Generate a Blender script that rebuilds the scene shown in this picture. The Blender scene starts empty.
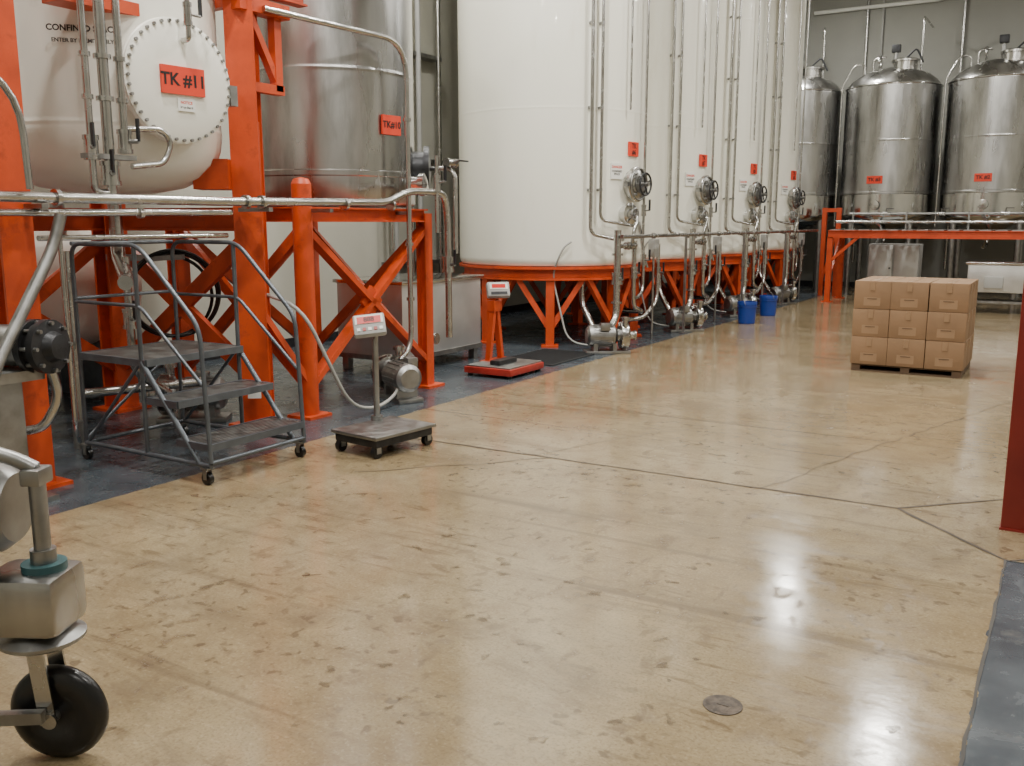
import bpy, bmesh, math, random
from mathutils import Vector, Matrix
random.seed(7)
pi=math.pi
V=Vector
# ------------------------------------------------------------------ materials
def mat(name,col,rough=.5,metal=0.0,var=.0,scale=6,det=4,bump=0.0,bscale=40,rvar=0.0,stretch=(1,1,1),dirt=None,dthr=(.55,.75),dscale=3,coat=0,emit=None,es=0,spec=None,alpha=None):
    m=bpy.data.materials.new(name); m.use_nodes=True
    nt=m.node_tree; N=nt.nodes; L=nt.links; p=N['Principled BSDF']
    p.inputs['Base Color'].default_value=(*col,1); p.inputs['Roughness'].default_value=rough
    p.inputs['Metallic'].default_value=metal; p.inputs['Coat Weight'].default_value=coat
    if spec is not None: p.inputs['Specular IOR Level'].default_value=spec
    if emit: p.inputs['Emission Color'].default_value=(*emit,1); p.inputs['Emission Strength'].default_value=es
    tc=N.new('ShaderNodeTexCoord'); mp=N.new('ShaderNodeMapping'); mp.inputs['Scale'].default_value=stretch
    L.new(tc.outputs['Object'],mp.inputs['Vector'])
    nz=N.new('ShaderNodeTexNoise'); nz.inputs['Scale'].default_value=scale; nz.inputs['Detail'].default_value=det
    L.new(mp.outputs[0],nz.inputs['Vector'])
    last=None
    if var>0:
        r=N.new('ShaderNodeValToRGB'); r.color_ramp.elements[0].position=.3; r.color_ramp.elements[1].position=.7
        r.color_ramp.elements[0].color=(*[c*(1-var) for c in col],1); r.color_ramp.elements[1].color=(*[min(1,c*(1+var)) for c in col],1)
        L.new(nz.outputs['Fac'],r.inputs['Fac']); last=r.outputs['Color']
        L.new(last,p.inputs['Base Color'])
    if dirt:
        n2=N.new('ShaderNodeTexNoise'); n2.inputs['Scale'].default_value=dscale; n2.inputs['Detail'].default_value=8; n2.inputs['Roughness'].default_value=.65
        L.new(mp.outputs[0],n2.inputs['Vector'])
        r2=N.new('ShaderNodeValToRGB'); r2.color_ramp.elements[0].position=dthr[0]; r2.color_ramp.elements[1].position=dthr[1]
        L.new(n2.outputs['Fac'],r2.inputs['Fac'])
        mx=N.new('ShaderNodeMix'); mx.data_type='RGBA'
        L.new(r2.outputs['Color'],mx.inputs[0])
        if last: L.new(last,mx.inputs[6])
        else: mx.inputs[6].default_value=(*col,1)
        mx.inputs[7].default_value=(*dirt,1); L.new(mx.outputs[2],p.inputs['Base Color'])
    if rvar>0:
        mr=N.new('ShaderNodeMapRange'); mr.inputs['From Min'].default_value=.3; mr.inputs['From Max'].default_value=.7
        mr.inputs['To Min'].default_value=max(0,rough-rvar); mr.inputs['To Max'].default_value=rough+rvar
        L.new(nz.outputs['Fac'],mr.inputs['Value']); L.new(mr.outputs[0],p.inputs['Roughness'])
    if alpha:
        ma=N.new('ShaderNodeMapRange'); ma.inputs['From Min'].default_value=.35; ma.inputs['From Max'].default_value=.6
        ma.inputs['To Min'].default_value=alpha[0]; ma.inputs['To Max'].default_value=alpha[1]
        L.new(nz.outputs['Fac'],ma.inputs['Value']); L.new(ma.outputs[0],p.inputs['Alpha'])
    if bump>0:
        n3=N.new('ShaderNodeTexNoise'); n3.inputs['Scale'].default_value=bscale; n3.inputs['Detail'].default_value=3
        L.new(mp.outputs[0],n3.inputs['Vector'])
        bp=N.new('ShaderNodeBump'); bp.inputs['Strength'].default_value=bump; bp.inputs['Distance'].default_value=.02
        L.new(n3.outputs['Fac'],bp.inputs['Height']); L.new(bp.outputs[0],p.inputs['Normal'])
    return m
WHITE=mat('cream_tank_paint',(.85,.84,.75),.3,var=.03,scale=1.2,stretch=(1,1,.25),dirt=(.66,.62,.50),dthr=(.60,.98),dscale=2,coat=.2)
WHITE11=mat('white_enamel_paint',(.85,.835,.76),.35,var=.04,scale=2,dirt=(.60,.56,.46),dthr=(.6,.95),dscale=3)
ORANGE=mat('orange_steel_paint',(.54,.060,.010),.42,var=.18,scale=5,dirt=(.12,.02,.008),dthr=(.56,.8),dscale=5,bump=.05)
RED=mat('dark_red_column_paint',(.22,.018,.014),.4,var=.12,scale=4)
REDSC=mat('red_scale_paint',(.36,.028,.018),.4,var=.15,scale=8)
LAB=mat('orange_red_label',(.72,.05,.018),.5,var=.03)
WL=mat('white_label',(.8,.8,.76),.5,var=.03)
BLACK=mat('black_lettering',(.012,.010,.010),.5,var=.1)
RUB=mat('black_rubber',(.008,.008,.009),.28,var=.3,scale=12,bump=.05)
SST=mat('brushed_stainless_shell',(.46,.46,.455),.3,1,var=.22,scale=1.9,det=7,rvar=.10,stretch=(1.6,1.6,.35),bump=.07,bscale=2.6,dirt=(.22,.215,.205),dthr=(.48,.82),dscale=2.5)
SSTP=mat('polished_stainless_band',(.60,.60,.59),.15,1,var=.06,rvar=.05,bump=.03,bscale=5)
SATIN=mat('satin_stainless_sheet',(.58,.58,.57),.38,.7,var=.10,scale=3,rvar=.06,bump=.03,bscale=4)
PIPE=mat('stainless_pipe',(.48,.475,.46),.24,1,var=.10,scale=8,rvar=.06)
STEEL=mat('dull_steel',(.32,.32,.315),.42,1,var=.18,scale=12,rvar=.08,bump=.04)
GREY=mat('grey_painted_steel',(.115,.13,.15),.40,.5,var=.18,scale=12,bump=.05)
DARK=mat('dark_cast_metal',(.04,.041,.045),.42,.6,var=.25,scale=10,bump=.1)
GREYP=mat('grey_plastic',(.35,.35,.34),.5,var=.05)
BLUE=mat('blue_pail_plastic',(.010,.04,.25),.35,var=.05)
TEAL=mat('teal_machine_paint',(.03,.09,.10),.4,var=.1)
CARD=mat('corrugated_cardboard',(.25,.15,.080),.7,var=.10,scale=3,bump=.05,bscale=90)
TAPE=mat('packing_tape',(.30,.19,.11),.35,var=.05)
WOOD=mat('pallet_wood',(.12,.075,.045),.8,var=.25,scale=4,stretch=(1,12,12),bump=.1)
DISP=mat('red_led_display',(.25,.01,.01),.3,emit=(1,.03,.02),es=.6)
CABLE=mat('black_cable',(.02,.02,.02),.5,var=.1)
HOSE=mat('clear_grey_hose',(.34,.34,.32),.35,var=.1)
MATM=mat('rubber_mat',(.015,.016,.018),.75,var=.2,scale=20,bump=.2)
IRON=mat('tarnished_iron_cover',(.075,.055,.040),.65,.0,var=.6,scale=30,bump=.3)
STAIN=mat('floor_spill_stain',(.10,.065,.038),.3,var=.4,scale=22,alpha=(.0,.5))
# ------------------------------------------------------------------ builder
def frame(o,n,up=(0,0,1)):
    n=V(n).normalized(); up=V(up)
    if abs(n.dot(up))>.99: up=V((0,1,0))
    x=up.cross(n).normalized(); y=n.cross(x)
    M=Matrix((x,y,n)).transposed().to_4x4(); M.translation=V(o); return M
class B:
    def __init__(s,name): s.name=name; s.bm=bmesh.new(); s.mats=[]; s.M=Matrix.Identity(4)
    def mi(s,m):
        if m not in s.mats: s.mats.append(m)
        return s.mats.index(m)
    def raw(s,vs,fs,m,M=None):
        T=s.M@M if M else s.M; i=s.mi(m)
        bv=[s.bm.verts.new(T@V(v)) for v in vs]
        for f in fs:
            try:
                F=s.bm.faces.new([bv[k] for k in f]); F.material_index=i; F.smooth=True
            except ValueError: pass
    def box(s,c,sz,m,rot=(0,0,0),bev=0,M=None):
        t=bmesh.new(); bmesh.ops.create_cube(t,size=1)
        for v in t.verts: v.co=V((v.co.x*sz[0],v.co.y*sz[1],v.co.z*sz[2]))
        if bev: bmesh.ops.bevel(t,geom=t.edges[:],offset=bev,segments=2,affect='EDGES',profile=.6)
        T=Matrix.Translation(V(c))@(Matrix.Rotation(rot[2],4,'Z')@Matrix.Rotation(rot[1],4,'Y')@Matrix.Rotation(rot[0],4,'X'))
        if M: T=M@T
        t.verts.ensure_lookup_table(); t.verts.index_update()
        s.raw([v.co.copy() for v in t.verts],[[v.index for v in f.verts] for f in t.faces],m,T); t.free()
    def lathe(s,prof,m,M=None,n=32):
        pr=[prof[0]]
        for a,c in zip(prof[:-1],prof[1:]):     # support loops keep long straight walls shading flat
            l=math.hypot(c[0]-a[0],c[1]-a[1])
            if l>.25:
                t=.015/l; pr.append((a[0]+(c[0]-a[0])*t,a[1]+(c[1]-a[1])*t)); pr.append((c[0]-(c[0]-a[0])*t,c[1]-(c[1]-a[1])*t))
            pr.append(c)
        prof=pr; vs=[];fs=[]
        for (r,z) in prof:
            for k in range(n):
                a=2*pi*k/n; vs.append((max(r,1e-5)*math.cos(a),max(r,1e-5)*math.sin(a),z))
        for j in range(len(prof)-1):
            for k in range(n):
                k2=(k+1)%n; fs.append((j*n+k,j*n+k2,(j+1)*n+k2,(j+1)*n+k))
        fs.append(tuple(range(n))[::-1]); fs.append(tuple((len(prof)-1)*n+k for k in range(n)))
        s.raw(vs,fs,m,M)
    def cyl(s,p0,p1,r,m,r2=None,n=16):
        p0=V(p0);p1=V(p1); d=p1-p0
        s.lathe([(r,0),(r if r2 is None else r2,d.length)],m,frame(p0,d),n)
    def torus(s,c,axis,R,r,m,n=32,k=10,a0=0,a1=2*pi):
        full=abs(a1-a0-2*pi)<1e-6; vs=[];fs=[]; cnt=n if full else n+1
        for i in range(cnt):
            a=a0+(a1-a0)*i/n
            for j in range(k):
                b=2*pi*j/k; q=R+r*math.cos(b); vs.append((q*math.cos(a),q*math.sin(a),r*math.sin(b)))
        for i in range(n):
            i2=(i+1)%cnt if full else i+1
            for j in range(k):
                j2=(j+1)%k; fs.append((i*k+j,i2*k+j,i2*k+j2,i*k+j2))
        s.raw(vs,fs,m,frame(c,axis))
    def tube(s,pts,r,m,bend=.12,n=12):
        P=[V(p) for p in pts]; Q=[P[0]]
        for i in range(1,len(P)-1):
            a=(P[i-1]-P[i]); b=(P[i+1]-P[i]); ba=min(bend,a.length*.48); bb=min(bend,b.length*.48)
            A=P[i]+a.normalized()*ba; C=P[i]+b.normalized()*bb
            for k in range(6):
                t=k/5; Q.append(A*(1-t)**2+P[i]*2*t*(1-t)+C*t*t)
        Q.append(P[-1]); R=[Q[0]]
        for q in Q[1:]:
            if (q-R[-1]).length>1e-4: R.append(q)
        Q=R; d=(Q[1]-Q[0]).normalized(); x=d.orthogonal().normalized(); vs=[];fs=[]
        for i,q in enumerate(Q):
            if i==0: t=(Q[1]-Q[0]).normalized()
            elif i==len(Q)-1: t=(Q[-1]-Q[-2]).normalized()
            else: t=((Q[i+1]-Q[i]).normalized()+(Q[i]-Q[i-1]).normalized()).normalized()
            x=(x-t*x.dot(t)).normalized(); y=t.cross(x)
            for k in range(n):
                a=2*pi*k/n; vs.append(q+x*r*math.cos(a)+y*r*math.sin(a))
        for i in range(len(Q)-1):
            for k in range(n):
                k2=(k+1)%n; fs.append((i*n+k,i*n+k2,(i+1)*n+k2,(i+1)*n+k))
        fs.append(tuple(range(n))[::-1]); fs.append(tuple((len(Q)-1)*n+k for k in range(n)))
        s.raw(vs,fs,m)
    def bar(s,p0,p1,w,h,m,up=(0,0,1)):
        p0=V(p0);p1=V(p1);d=p1-p0; s.box((0,0,d.length/2),(w,h,d.length),m,M=frame(p0,d,up))
    def ibeam(s,p0,p1,w,h,t,m,up=(0,0,1)):
        p0=V(p0);p1=V(p1);d=p1-p0;F=frame(p0,d,up);l=d.length
        s.box((0,h/2-t/2,l/2),(w,t,l),m,M=F); s.box((0,-h/2+t/2,l/2),(w,t,l),m,M=F); s.box((0,0,l/2),(t,h-2*t,l),m,M=F)
    def text(s,st,size,M,m):
        cu=bpy.data.curves.new('t','FONT'); cu.body=st; cu.size=size; cu.align_x='CENTER'; cu.align_y='CENTER'; cu.offset=size*.03
        ob=bpy.data.objects.new('t',cu); bpy.context.scene.collection.objects.link(ob)
        bpy.context.view_layer.update()
        me=ob.to_mesh(); s.raw([v.co.copy() for v in me.vertices],[list(p.vertices) for p in me.polygons],m,M)
        ob.to_mesh_clear(); bpy.data.objects.remove(ob); bpy.data.curves.remove(cu)
    def clamp(s,p,d,r,m=None):
        p=V(p);d=V(d).normalized(); s.cyl(p-d*.014,p+d*.014,r*1.55,m or PIPE,n=14)
    def valve(s,p,d,r,side=(1,0,0)):
        p=V(p);d=V(d).normalized();sd=V(side).normalized()
        s.cyl(p-d*.06,p+d*.06,r*1.5,PIPE,n=14); s.clamp(p-d*.06,d,r*1.1); s.clamp(p+d*.06,d,r*1.1)
        s.cyl(p,p+sd*.10,r*.5,STEEL,n=10); s.bar(p+sd*.10,p+sd*.10+d*.14,.025,.012,DARK)
    def finish(s,loc=(0,0,0),rz=0,sharp=38):
        bmesh.ops.recalc_face_normals(s.bm,faces=s.bm.faces[:])
        lim=math.radians(sharp)
        for e in s.bm.edges:
            if len(e.link_faces)==2 and e.calc_face_angle(0)>lim: e.smooth=False
        me=bpy.data.meshes.new(s.name); s.bm.to_mesh(me); s.bm.free()
        for m in s.mats: me.materials.append(m)
        ob=bpy.data.objects.new(s.name,me); bpy.context.scene.collection.objects.link(ob)
        ob.location=loc; ob.rotation_euler=(0,0,rz); return ob
def inst(ob,name,loc,rz=0,par=None):
    o=bpy.data.objects.new(name,ob.data); bpy.context.scene.collection.objects.link(o); o.location=loc; o.rotation_euler=(0,0,rz)
    if par: o.parent=par
    return o
X0,X1,Y0,Y1,ZC=-8.6,6.5,-4.5,24.2,7.6
# ------------------------------------------------------------------ room
def floor_mat():
    m=bpy.data.materials.new('polished_concrete_floor'); m.use_nodes=True
    nt=m.node_tree;N=nt.nodes;L=nt.links;p=N['Principled BSDF']
    g=N.new('ShaderNodeNewGeometry'); sep=N.new('ShaderNodeSeparateXYZ'); L.new(g.outputs['Position'],sep.inputs[0])
    def noise(sc,det=5,ro=.55,st=None,dist=0,off=0):
        n=N.new('ShaderNodeTexNoise'); n.inputs['Scale'].default_value=sc;n.inputs['Detail'].default_value=det;n.inputs['Roughness'].default_value=ro;n.inputs['Distortion'].default_value=dist
        mp=N.new('ShaderNodeMapping'); mp.inputs['Location'].default_value=(off,off*.7,0)
        if st: mp.inputs['Scale'].default_value=st[:3]; mp.inputs['Rotation'].default_value=(0,0,st[3])
        L.new(g.outputs['Position'],mp.inputs[0]); L.new(mp.outputs[0],n.inputs['Vector'])
        return n.outputs['Fac']
    def ramp(f,a,b,ca=(0,0,0),cb=(1,1,1)):
        r=N.new('ShaderNodeValToRGB'); r.color_ramp.elements[0].position=a;r.color_ramp.elements[1].position=b
        r.color_ramp.elements[0].color=(*ca,1);r.color_ramp.elements[1].color=(*cb,1);L.new(f,r.inputs[0]);return r.outputs[0]
    def mix(f,a,b,bt='MIX'):
        x=N.new('ShaderNodeMix');x.data_type='RGBA';x.blend_type=bt
        for i,s in ((0,f),(6,a),(7,b)):
            if isinstance(s,tuple): x.inputs[i].default_value=(*s,1)
            elif isinstance(s,(int,float)): x.inputs[i].default_value=s
            else: L.new(s,x.inputs[i])
        return x.outputs[2]
    def math_(op,a,b=0,c=0):
        x=N.new('ShaderNodeMath');x.operation=op
        for i,s in enumerate((a,b,c)):
            if isinstance(s,(int,float)): x.inputs[i].default_value=s
            else: L.new(s,x.inputs[i])
        return x.outputs[0]
    c=ramp(noise(1.1,9,.65),.32,.7,(.230,.168,.093),(.345,.272,.160))
    # warmer, rustier concrete towards the process side of the hall
    wx=math_('ADD',math_('MULTIPLY',sep.outputs[0],-.22),math_('MULTIPLY',noise(.5,5,.6),1.6))
    c=mix(math_('MULTIPLY',ramp(wx,1.0,1.9),.70),c,(.325,.182,.075))
    c=mix(math_('MULTIPLY',ramp(noise(.55,5,.6,(1,1,1,.8)),.48,.72),.5),c,(.39,.335,.230))
    c=mix(math_('MULTIPLY',ramp(noise(3.2,8,.75),.44,.66),.48),c,(.170,.118,.066))
    c=mix(math_('MULTIPLY',ramp(noise(85,2),.48,.70),.45),c,(.15,.10,.055))
    c=mix(math_('MULTIPLY',ramp(noise(60,2),.56,.70),.28),c,(.44,.37,.25))
    zone=ramp(noise(.7,3),.38,.56)
    s1=math_('MULTIPLY',ramp(noise(7.5,4,.6,(1.4,.8,1,.5),.5),.565,.66),zone)
    c=mix(math_('MULTIPLY',s1,.55),c,(.105,.067,.038))
    s2=math_('MULTIPLY',ramp(noise(11,3,.6,(.4,1.7,1,.9),.6,3),.58,.66),ramp(noise(.9,2,.5,None,0,7),.42,.58))
    c=mix(math_('MULTIPLY',s2,.5),c,(.105,.067,.038))
    s3=ramp(noise(1.6,9,.75,(.6,1.7,1,1.2),.8,2),.50,.66)
    c=mix(math_('MULTIPLY',s3,.48),c,(.125,.090,.056))
    s4=math_('MULTIPLY',ramp(noise(15,3,.5,None,.3,5),.59,.66),ramp(noise(1.1,2,.5,None,0,9),.46,.58))
    c=mix(math_('MULTIPLY',s4,.6),c,(.08,.052,.032))
    s5=ramp(noise(2.2,4,.6,(.12,3.5,1,.35),.2,4),.59,.67)
    c=mix(math_('MULTIPLY',s5,.42),c,(.095,.065,.042))
    blue=ramp(noise(2.2,7,.65),.3,.7,(.036,.046,.056),(.070,.086,.101))
    blue=mix(math_('MULTIPLY',ramp(noise(4,6,.7),.58,.72),.5),blue,(.15,.15,.14))
    xn=math_('ADD',sep.outputs[0],math_('MULTIPLY',math_('SUBTRACT',noise(7,5),.5),.07))
    yn=math_('ADD',sep.outputs[1],math_('MULTIPLY',math_('SUBTRACT',noise(7,5),.5),.05))
    mk=math_('LESS_THAN',xn,-4.72)
    mk2=math_('MULTIPLY',math_('GREATER_THAN',xn,-.16),math_('LESS_THAN',yn,4.82))
    mk=math_('MAXIMUM',mk,mk2)
    c=mix(mk,c,blue)
    L.new(c,p.inputs['Base Color'])
    rr=math_('MULTIPLY_ADD',ramp(noise(3,7,.65),.3,.7),.12,.075)
    rr=math_('ADD',rr,math_('MULTIPLY',mk,.10)); rr=math_('ADD',rr,math_('MULTIPLY',s1,.12)); rr=math_('ADD',rr,math_('MULTIPLY',s3,.09))
    L.new(rr,p.inputs['Roughness']); p.inputs['Specular IOR Level'].default_value=.65
    bp=N.new('ShaderNodeBump');bp.inputs['Strength'].default_value=.06;bp.inputs['Distance'].default_value=.02
    L.new(math_('ADD',noise(3.0,4),math_('MULTIPLY',noise(45,2),.06)),bp.inputs['Height']);L.new(bp.outputs[0],p.inputs['Normal'])
    return m
FLOOR=floor_mat()
JOINT=mat('floor_joint_filler',(.06,.042,.028),.7,var=.4,scale=9)
BJ=mat('dark_joint',(.05,.045,.04),.7,var=.2)
b=B('floor'); b.raw([(X0,Y0,0),(X1,Y0,0),(X1,Y1,0),(X0,Y1,0)],[(0,1,2,3)],FLOOR)
def strip(pts,w,m,wig=.0,z=.0025):
    P=[]
    for i in range(len(pts)-1):
        a=V((*pts[i],z));c=V((*pts[i+1],z)); n=max(1,int((c-a).length/.12))
        for k in range(n): P.append(a.lerp(c,k/n)+V((random.uniform(-wig,wig),random.uniform(-wig,wig),0)))
    P.append(V((*pts[-1],z))); vs=[]
    for i,q in enumerate(P):
        d=(P[min(i+1,len(P)-1)]-P[max(i-1,0)]).normalized(); nrm=V((-d.y,d.x,0)); ww=w*random.uniform(.5,1.2)/2
        vs+= [q+nrm*ww,q-nrm*ww]
    b.raw(vs,[(2*i,2*i+1,2*i+3,2*i+2) for i in range(len(P)-1)],m)
strip([(-4.7,5.36),(-2.6,5.40),(-.74,5.42)],.020,JOINT,.008)
strip([(-.74,5.42),(-.16,4.82)],.022,JOINT,.005)
strip([(-.74,5.42),(-.14,6.02),(.46,5.42),(-.14,4.82)],.018,JOINT,.005)
strip([(-1.5,5.42),(-1.2,6.6),(-.75,8.1),(-.32,9.5)],.006,JOINT,.02)
strip([(.46,5.42),(6.4,5.42)],.02,JOINT,.006)
strip([(-4.7,11.2),(6.4,11.2)],.014,JOINT,.006)
strip([(-4.7,17),(6.4,17)],.014,JOINT,.006)
strip([(-3.1,5.4),(-2.8,6.2),(-2.3,7.0)],.005,JOINT,.02)
strip([(-3.9,4.4),(-3.4,4.9),(-2.95,5.4)],.009,JOINT,.02)
strip([(-.16,-1),(-.16,4.82)],.012,BJ,.004)
strip([(-.16,4.82),(1.5,4.82)],.012,BJ,.004)
rs=random.Random(33); nb=[0]
def blob(x,y,a,c,rot):
    nb[0]+=1; z=.0006+nb[0]*8e-6; n=18; ph=[rs.uniform(0,6.28) for _ in range(4)]; vs=[(x,y,z)]
    for k in range(n):
        t=2*pi*k/n; f=1+.28*math.sin(2*t+ph[0])+.22*math.sin(3*t+ph[1])+.16*math.sin(5*t+ph[2])+.1*math.sin(7*t+ph[3])
        u=a*f*math.cos(t); w=c*f*math.sin(t); vs.append((x+u*math.cos(rot)-w*math.sin(rot),y+u*math.sin(rot)+w*math.cos(rot),z))
    b.raw(vs,[(0,k,k%n+1) for k in range(1,n+1)],STAIN)
for (cx,cy,sx,sy,n_) in ((-1.9,3.2,.45,.7,38),(-1.4,3.0,.5,.4,18),(-2.5,4.6,.7,.9,26),(-1.7,2.4,.4,.3,10),(-3.2,3.9,.6,.7,12),(-1.6,7.5,1.2,1.6,16),(-2.6,10,1.2,2.5,14)):
    for _ in range(n_):
        s=rs.uniform(.006,.022)*(1.0 if rs.random()<.88 else 1.9)
        xx=cx+rs.gauss(0,sx); yy=cy+rs.gauss(0,sy)
        if -4.6<xx<-.25: blob(xx,yy,s*rs.uniform(1,2.0),s,rs.gauss(.6,.7))
b.finish()
WALLM=mat('painted_wall',(.45,.44,.38),.75,var=.05,scale=1.5,bump=.05,bscale=60)
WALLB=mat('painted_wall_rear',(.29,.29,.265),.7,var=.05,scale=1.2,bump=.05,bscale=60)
CEIL=mat('ceiling_deck',(.55,.55,.53),.8,var=.05)
b=B('wall_left'); b.box((X0-.1,(Y0+Y1)/2,ZC/2),(.2,Y1-Y0,ZC),WALLM); b.finish()
b=B('wall_back'); b.box(((X0+X1)/2,Y1+.1,ZC/2),(X1-X0,.2,ZC),WALLB); b.finish()
b=B('wall_right'); b.box((X1+.1,(Y0+Y1)/2,ZC/2),(.2,Y1-Y0,ZC),WALLM); b.finish()
b=B('wall_front'); b.box(((X0+X1)/2,Y0-.1,ZC/2),(X1-X0,.2,ZC),WALLM); b.finish()
b=B('ceiling'); b.box(((X0+X1)/2,(Y0+Y1)/2,ZC+.1),(X1-X0,Y1-Y0,.2),CEIL)
for y in range(-3,24,3): b.ibeam((X0,y,ZC-.18),(X1,y,ZC-.18),.18,.34,.02,CEIL)
b.finish()
b=B('baseboard_back'); b.box(((X0+X1)/2,Y1-.01,.06),(X1-X0,.02,.12),DARK); b.finish()
b=B('baseboard_left'); b.box((X0+.01,(Y0+Y1)/2,.06),(.02,Y1-Y0,.12),DARK); b.finish()
# lamps
LENS=mat('lamp_lens',(.9,.9,.85),.4,emit=(1,.97,.9),es=9)
b=B('high_bay_lamp'); b.lathe([(.06,.32),(.09,.30),(.12,.15),(.28,0),(.28,-.03),(.25,-.03),(.11,.14),(.05,.16)],STEEL,n=28)
b.lathe([(.20,-.025),(.20,-.02)],LENS,n=28); b.cyl((0,0,.3),(0,0,.42),.015,STEEL)
lamp0=b.finish((-5.05,20.5,7.0))
lp=[(-5.05,20.5,195),(-2.1,15.2,190),(1.6,20.8,200),(2.4,15.2,220),(-2.1,9.6,250),(2.0,9.6,220),(-2.1,4.0,190),(2.0,4.0,145),(-2.1,-1.5,110),(2.0,-1.5,110),(-4.9,8.2,240),(-4.2,3.2,250),(-7.7,9.3,130),(-7.75,2.2,150)]  # last pair: unseen fill added to brighten the wall behind the tanks
for i,(x,y,en) in enumerate(lp):
    lm=lamp0 if i==0 else inst(lamp0,'high_bay_lamp',(x,y,7.0))
    ld=bpy.data.lights.new('lamp_light','AREA'); ld.shape='DISK'; ld.size=.36; ld.energy=en*1.03; ld.color=(1,.97,.895)
    lo=bpy.data.objects.new('lamp_light',ld); bpy.context.scene.collection.objects.link(lo); lo.parent=lm; lo.location=(0,0,-.04)
# ------------------------------------------------------------------ white tanks
R=1.28; A0=math.radians(-61.4)
WY=[11.45,14.08,16.7,19.4]; WX=-6.32
def seam(r,z,h=.004): return [(r,z-.03),(r,z-.015),(r+h,z-.004),(r+h,z+.004),(r,z+.015),(r,z+.03)]
def white_tank(num):
    b=B('white_storage_tank')
    b.lathe([(0,1.03),(R-.08,1.03),(R-.03,1.045),(R-.008,1.08),(R,1.12)]+seam(R,3.0,.0015)+seam(R,5.0,.0015)+[(R,6.5),(R-.1,6.62),(.6,6.85),(0,6.9)],WHITE,n=72)
    b.lathe([(R-.14,.86),(R-.02,.86),(R-.02,.885),(R-.06,.89),(R-.06,.995),(R+.01,1.0),(R+.01,1.035),(R-.14,1.035),(R-.14,.86)],ORANGE,n=72)
    for k in range(8):
        a=A0+k*pi/4; d=V((math.cos(a),math.sin(a),0)); p=d*(R-.1)
        b.bar(p,p+V((0,0,.88)),.11,.11,ORANGE,up=d)
        b.box(p+V((0,0,.012)),(.22,.22,.024),ORANGE,rot=(0,0,a))
        for s in (-1,1):
            a2=a+s*pi/8*.92; q=V((math.cos(a2)*(R-.1),math.sin(a2)*(R-.1),.87))
            b.bar(p+V((0,0,.22)),q,.07,.07,ORANGE,up=d)
    for k in range(4):
        a=A0+k*pi/4; d=V((math.cos(a),math.sin(a),0)); b.bar(-d*(R-.12)+V((0,0,.93)),d*(R-.12)+V((0,0,.93)),.1,.12,ORANGE)
    def at(adeg,z,off=0):
        a=math.radians(adeg); n=V((math.cos(a),math.sin(a),0)); return frame(n*(R+off)+V((0,0,z)),n)
    old=b.M
    b.M=at(-7,2.08,-.04)
    b.lathe([(.18,0),(.18,.10),(.225,.10),(.225,.14),(.2,.16),(0,.18)],PIPE,n=28)
    b.torus((0,0,.165),(0,0,1),.2,.012,STEEL)
    b.torus((0,0,.26),(0,0,1),.14,.013,DARK)
    for k in range(4):
        a=k*2*pi/4+.4; b.cyl((0,0,.25),(.14*math.cos(a),.14*math.sin(a),.26),.011,DARK,n=8)
        b.cyl((.18*math.cos(a+.4),.18*math.sin(a+.4),.12),(.18*math.cos(a+.4),.18*math.sin(a+.4),.21),.016,STEEL,n=8)
    b.cyl((0,0,.16),(0,0,.31),.028,STEEL); b.lathe([(.11,.165),(.11,.185),(0,.2)],STEEL,n=24)
    b.bar((-.23,-.03,.12),(-.23,.03,.12),.05,.06,STEEL)
    b.M=at(-14,1.70,-.03)
    b.lathe([(.10,0),(.10,.12),(.14,.12),(.14,.15),(.09,.17),(0,.18)],SSTP,n=24)
    b.torus((0,0,.22),(0,0,1),.07,.010,STEEL); b.cyl((0,0,.17),(0,0,.24),.015,STEEL)
    b.M=at(-6,2.53,.012); b.box((0,0,0),(.24,.18,.02),LAB); b.text('TK',.09,Matrix.Translation((0,.035,.0115)),BLACK); b.text('#%d'%num,.09,Matrix.Translation((0,-.045,.0115)),BLACK)
    b.M=at(-21,2.24,.008); b.box((0,0,0),(.20,.2,.016),WL); b.text('DANGER',.045,Matrix.Translation((0,.05,.0095)),LAB); b.text('CONFINED\nSPACE',.035,Matrix.Translation((0,-.02,.0095)),BLACK)
    b.M=old
    return b.finish
WT=[white_tank(6+i if i<3 else 5)((WX,y,0)) for i,y in enumerate(WY)]
def pol(a,r,z): a=math.radians(a); return (r*math.cos(a),r*math.sin(a),z)
b=B('tank_piping')
b.tube([pol(-40,R+.09,6.6),pol(-40,R+.09,1.45),pol(-26,R+.16,1.38),(1.42,-.70,1.38)],.024,PIPE,.1)
b.tube([pol(-34,R+.08,6.6),pol(-34,R+.08,1.62),pol(-14,R+.16,1.55)],.020,PIPE,.1)
b.tube([pol(-14,R+.08,6.6),pol(-14,R+.08,3.0)],.014,PIPE)
b.tube([pol(2,R+.09,6.6),pol(2,R+.09,1.2),(1.42,.1,1.0)],.018,PIPE,.1); b.valve(pol(2,R+.09,1.75),(0,0,1),.020,(1,-.3,0))
for z in (2,3,4,5,6):
    for a in (-40,-34): b.bar(pol(a,R-.01,z),pol(a,R+.1,z),.03,.03,STEEL)
b.tube([(1.42,-.86,1.50),(1.42,-.86,.42),(1.42,-1.0,.32)],.045,PIPE,.1); b.clamp((1.42,-.86,1.2),(0,0,1),.045); b.valve((1.42,-.86,.9),(0,0,1),.045,(1,-.4,0)); b.clamp((1.42,-.86,.6),(0,0,1),.045)
b.tube([pol(-38,1.05,.98),pol(-38,1.05,.55),(1.1,-.8,.2),(1.35,-.95,.2)],.04,PIPE,.1)
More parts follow.
